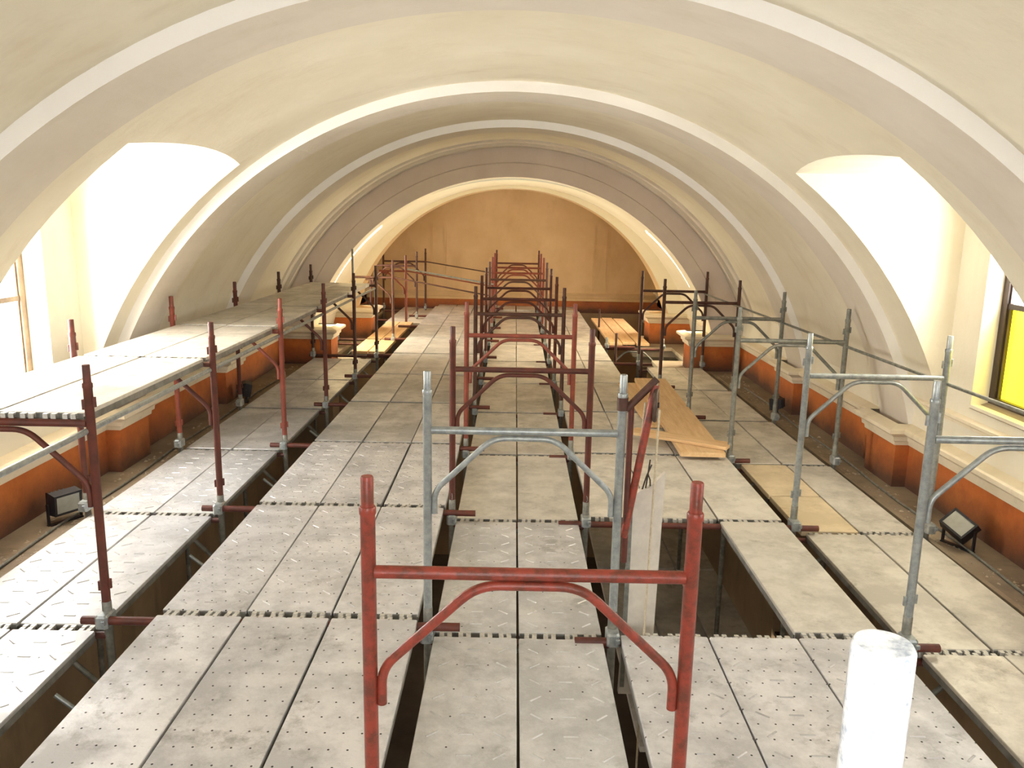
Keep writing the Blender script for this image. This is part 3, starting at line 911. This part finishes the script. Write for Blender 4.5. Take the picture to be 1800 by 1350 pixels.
# foreground standard close to the camera
tag(obj('scaffold_pole', MB().tube([(0, 0, .004), (0, 0, 2.018), (0, 0, 2.022)], [.0242, .0242, .022], 40), M['galvpole'], None, (.228, .588, 0)), 'flash-whitened galvanised scaffold pole standing alone in the foreground', 'pole')


# ------------------------------------------------------------------ floodlights on the ledges
def floodlight(label, x, y, z, rz, tilt, s=1.0, roll=0.0):
    t = thing('floodlight', label, 'floodlight', (x, y, z))
    t.rotation_euler = (0, 0, rz); t.scale = (s, s, s)
    mb = MB()                                  # tapered lamp body, front towards -y
    F = [(-.10, -.05, -.075), (.10, -.05, -.075), (.10, -.05, .075), (-.10, -.05, .075)]
    G = [(-.10, .02, -.08), (.10, .02, -.08), (.10, .02, .085), (-.10, .02, .085)]
    B = [(-.075, .085, -.05), (.075, .085, -.05), (.075, .085, .055), (-.075, .085, .055)]
    i = len(mb.v); mb.v += F + G + B
    mb.face((i, i + 1, i + 2, i + 3)); mb.face((i + 11, i + 10, i + 9, i + 8))
    for a in (0, 4):
        for k in range(4):
            j = (k + 1) % 4; mb.face((i + a + k, i + a + 4 + k, i + a + 4 + j, i + a + j))
    for k in range(5):
        mb.box(-.07 + .03 * k, -.062 + .03 * k, .03, .10, -.05, .06)
    body = obj('housing', mb, M['black'], t, (0, 0, .15)); body.rotation_euler = (tilt, roll, 0)
    mb = MB(); mb.box(-.085, .085, -.054, -.049, -.06, .06); obj('front_glass', mb, M['lampglass'], body)
    mb = MB(); mb.box(-.10, .10, -.06, -.05, .06, .075).box(-.10, .10, -.06, -.05, -.075, -.06).box(-.10, -.085, -.06, -.05, -.06, .06).box(.085, .10, -.06, -.05, -.06, .06); obj('bezel', mb, M['black'], body)
    mb = MB(); mb.box(-.125, -.115, -.012, .012, 0, .16).box(.115, .125, -.012, .012, 0, .16).box(-.125, .125, -.02, .02, 0, .008); obj('stirrup', mb, M['black'], t)


floodlight('black floodlight with pale glass on the ledge under the walkway start', -3.64, 6.18, Z_LED, 1.05, .05, 1.12)
floodlight('black floodlight without visible glass on the ledge below the far walkway end', -3.60, 10.55, Z_LED, 1.9, .2, 1.1)
floodlight('black floodlight with pale glass turned upward on the ledge opposite the walkway', 3.43, 6.0, Z_LED, -1.15, -.8, 1.1, .35)
floodlight('black floodlight turned to the wall on the ledge behind the grey frames', 3.36, 10.35, Z_LED, -2.1, .1, 1.0)

# cables on the ledges
for s, x in ((1, 3.46), (-1, -3.62)):
    mb = MB(); mb.tube([(x + s * .02 * math.sin(i * 1.3) - (.03 * s * i / 20), 3.0 + i * .5, Z_LED + .012) for i in range(19)], .011, 8)
    tag(obj('cable', mb, M['galvdark']), 'grey cable lying along the ledge %s' % ('opposite the walkway' if s > 0 else 'under the walkway'), 'cable')

# plaster rubble and a timber batten on each ledge
for side, x0, x1 in (('right', 3.28, 3.54), ('left', -3.76, -3.50)):
    mb = MB()
    for n in range(600):
        c = random.randrange(14); x, y, r = random.uniform(x0, x1), min(13.2, 4.7 + c * .62 + abs(random.gauss(0, .22))), random.uniform(.2, 1) ** 3 * .02 + .002
        i = len(mb.v); z = Z_LED
        for k in range(5):
            a = k * 2 * PI / 5 + random.random(); mb.v.append((x + r * math.cos(a), y + r * 1.3 * math.sin(a), z))
        mb.v.append((x, y, z + r * random.uniform(.4, .9)))
        for k in range(5): mb.face((i + k, i + (k + 1) % 5, i + 5))
    o = tag(obj('plaster_rubble', mb, M['rubble']), 'plaster chips scattered over the dusty ledge %s' % ('opposite the walkway' if x0 > 0 else 'under the walkway'), 'rubble'); o['kind'] = 'stuff'
    mb = MB(); mb.bbox(-.022, .022, -5.1, 5.1, 0, .03, .003)
    o = obj('timber_batten', mb, M['ledge'], None, (3.225 if x0 > 0 else -3.455, 8.0, Z_LED)); o.rotation_euler = (0, 0, .012 if x0 > 0 else 0)
    tag(o, 'grey timber batten lying along the ledge %s' % ('opposite the walkway' if x0 > 0 else 'under the walkway'), 'batten')
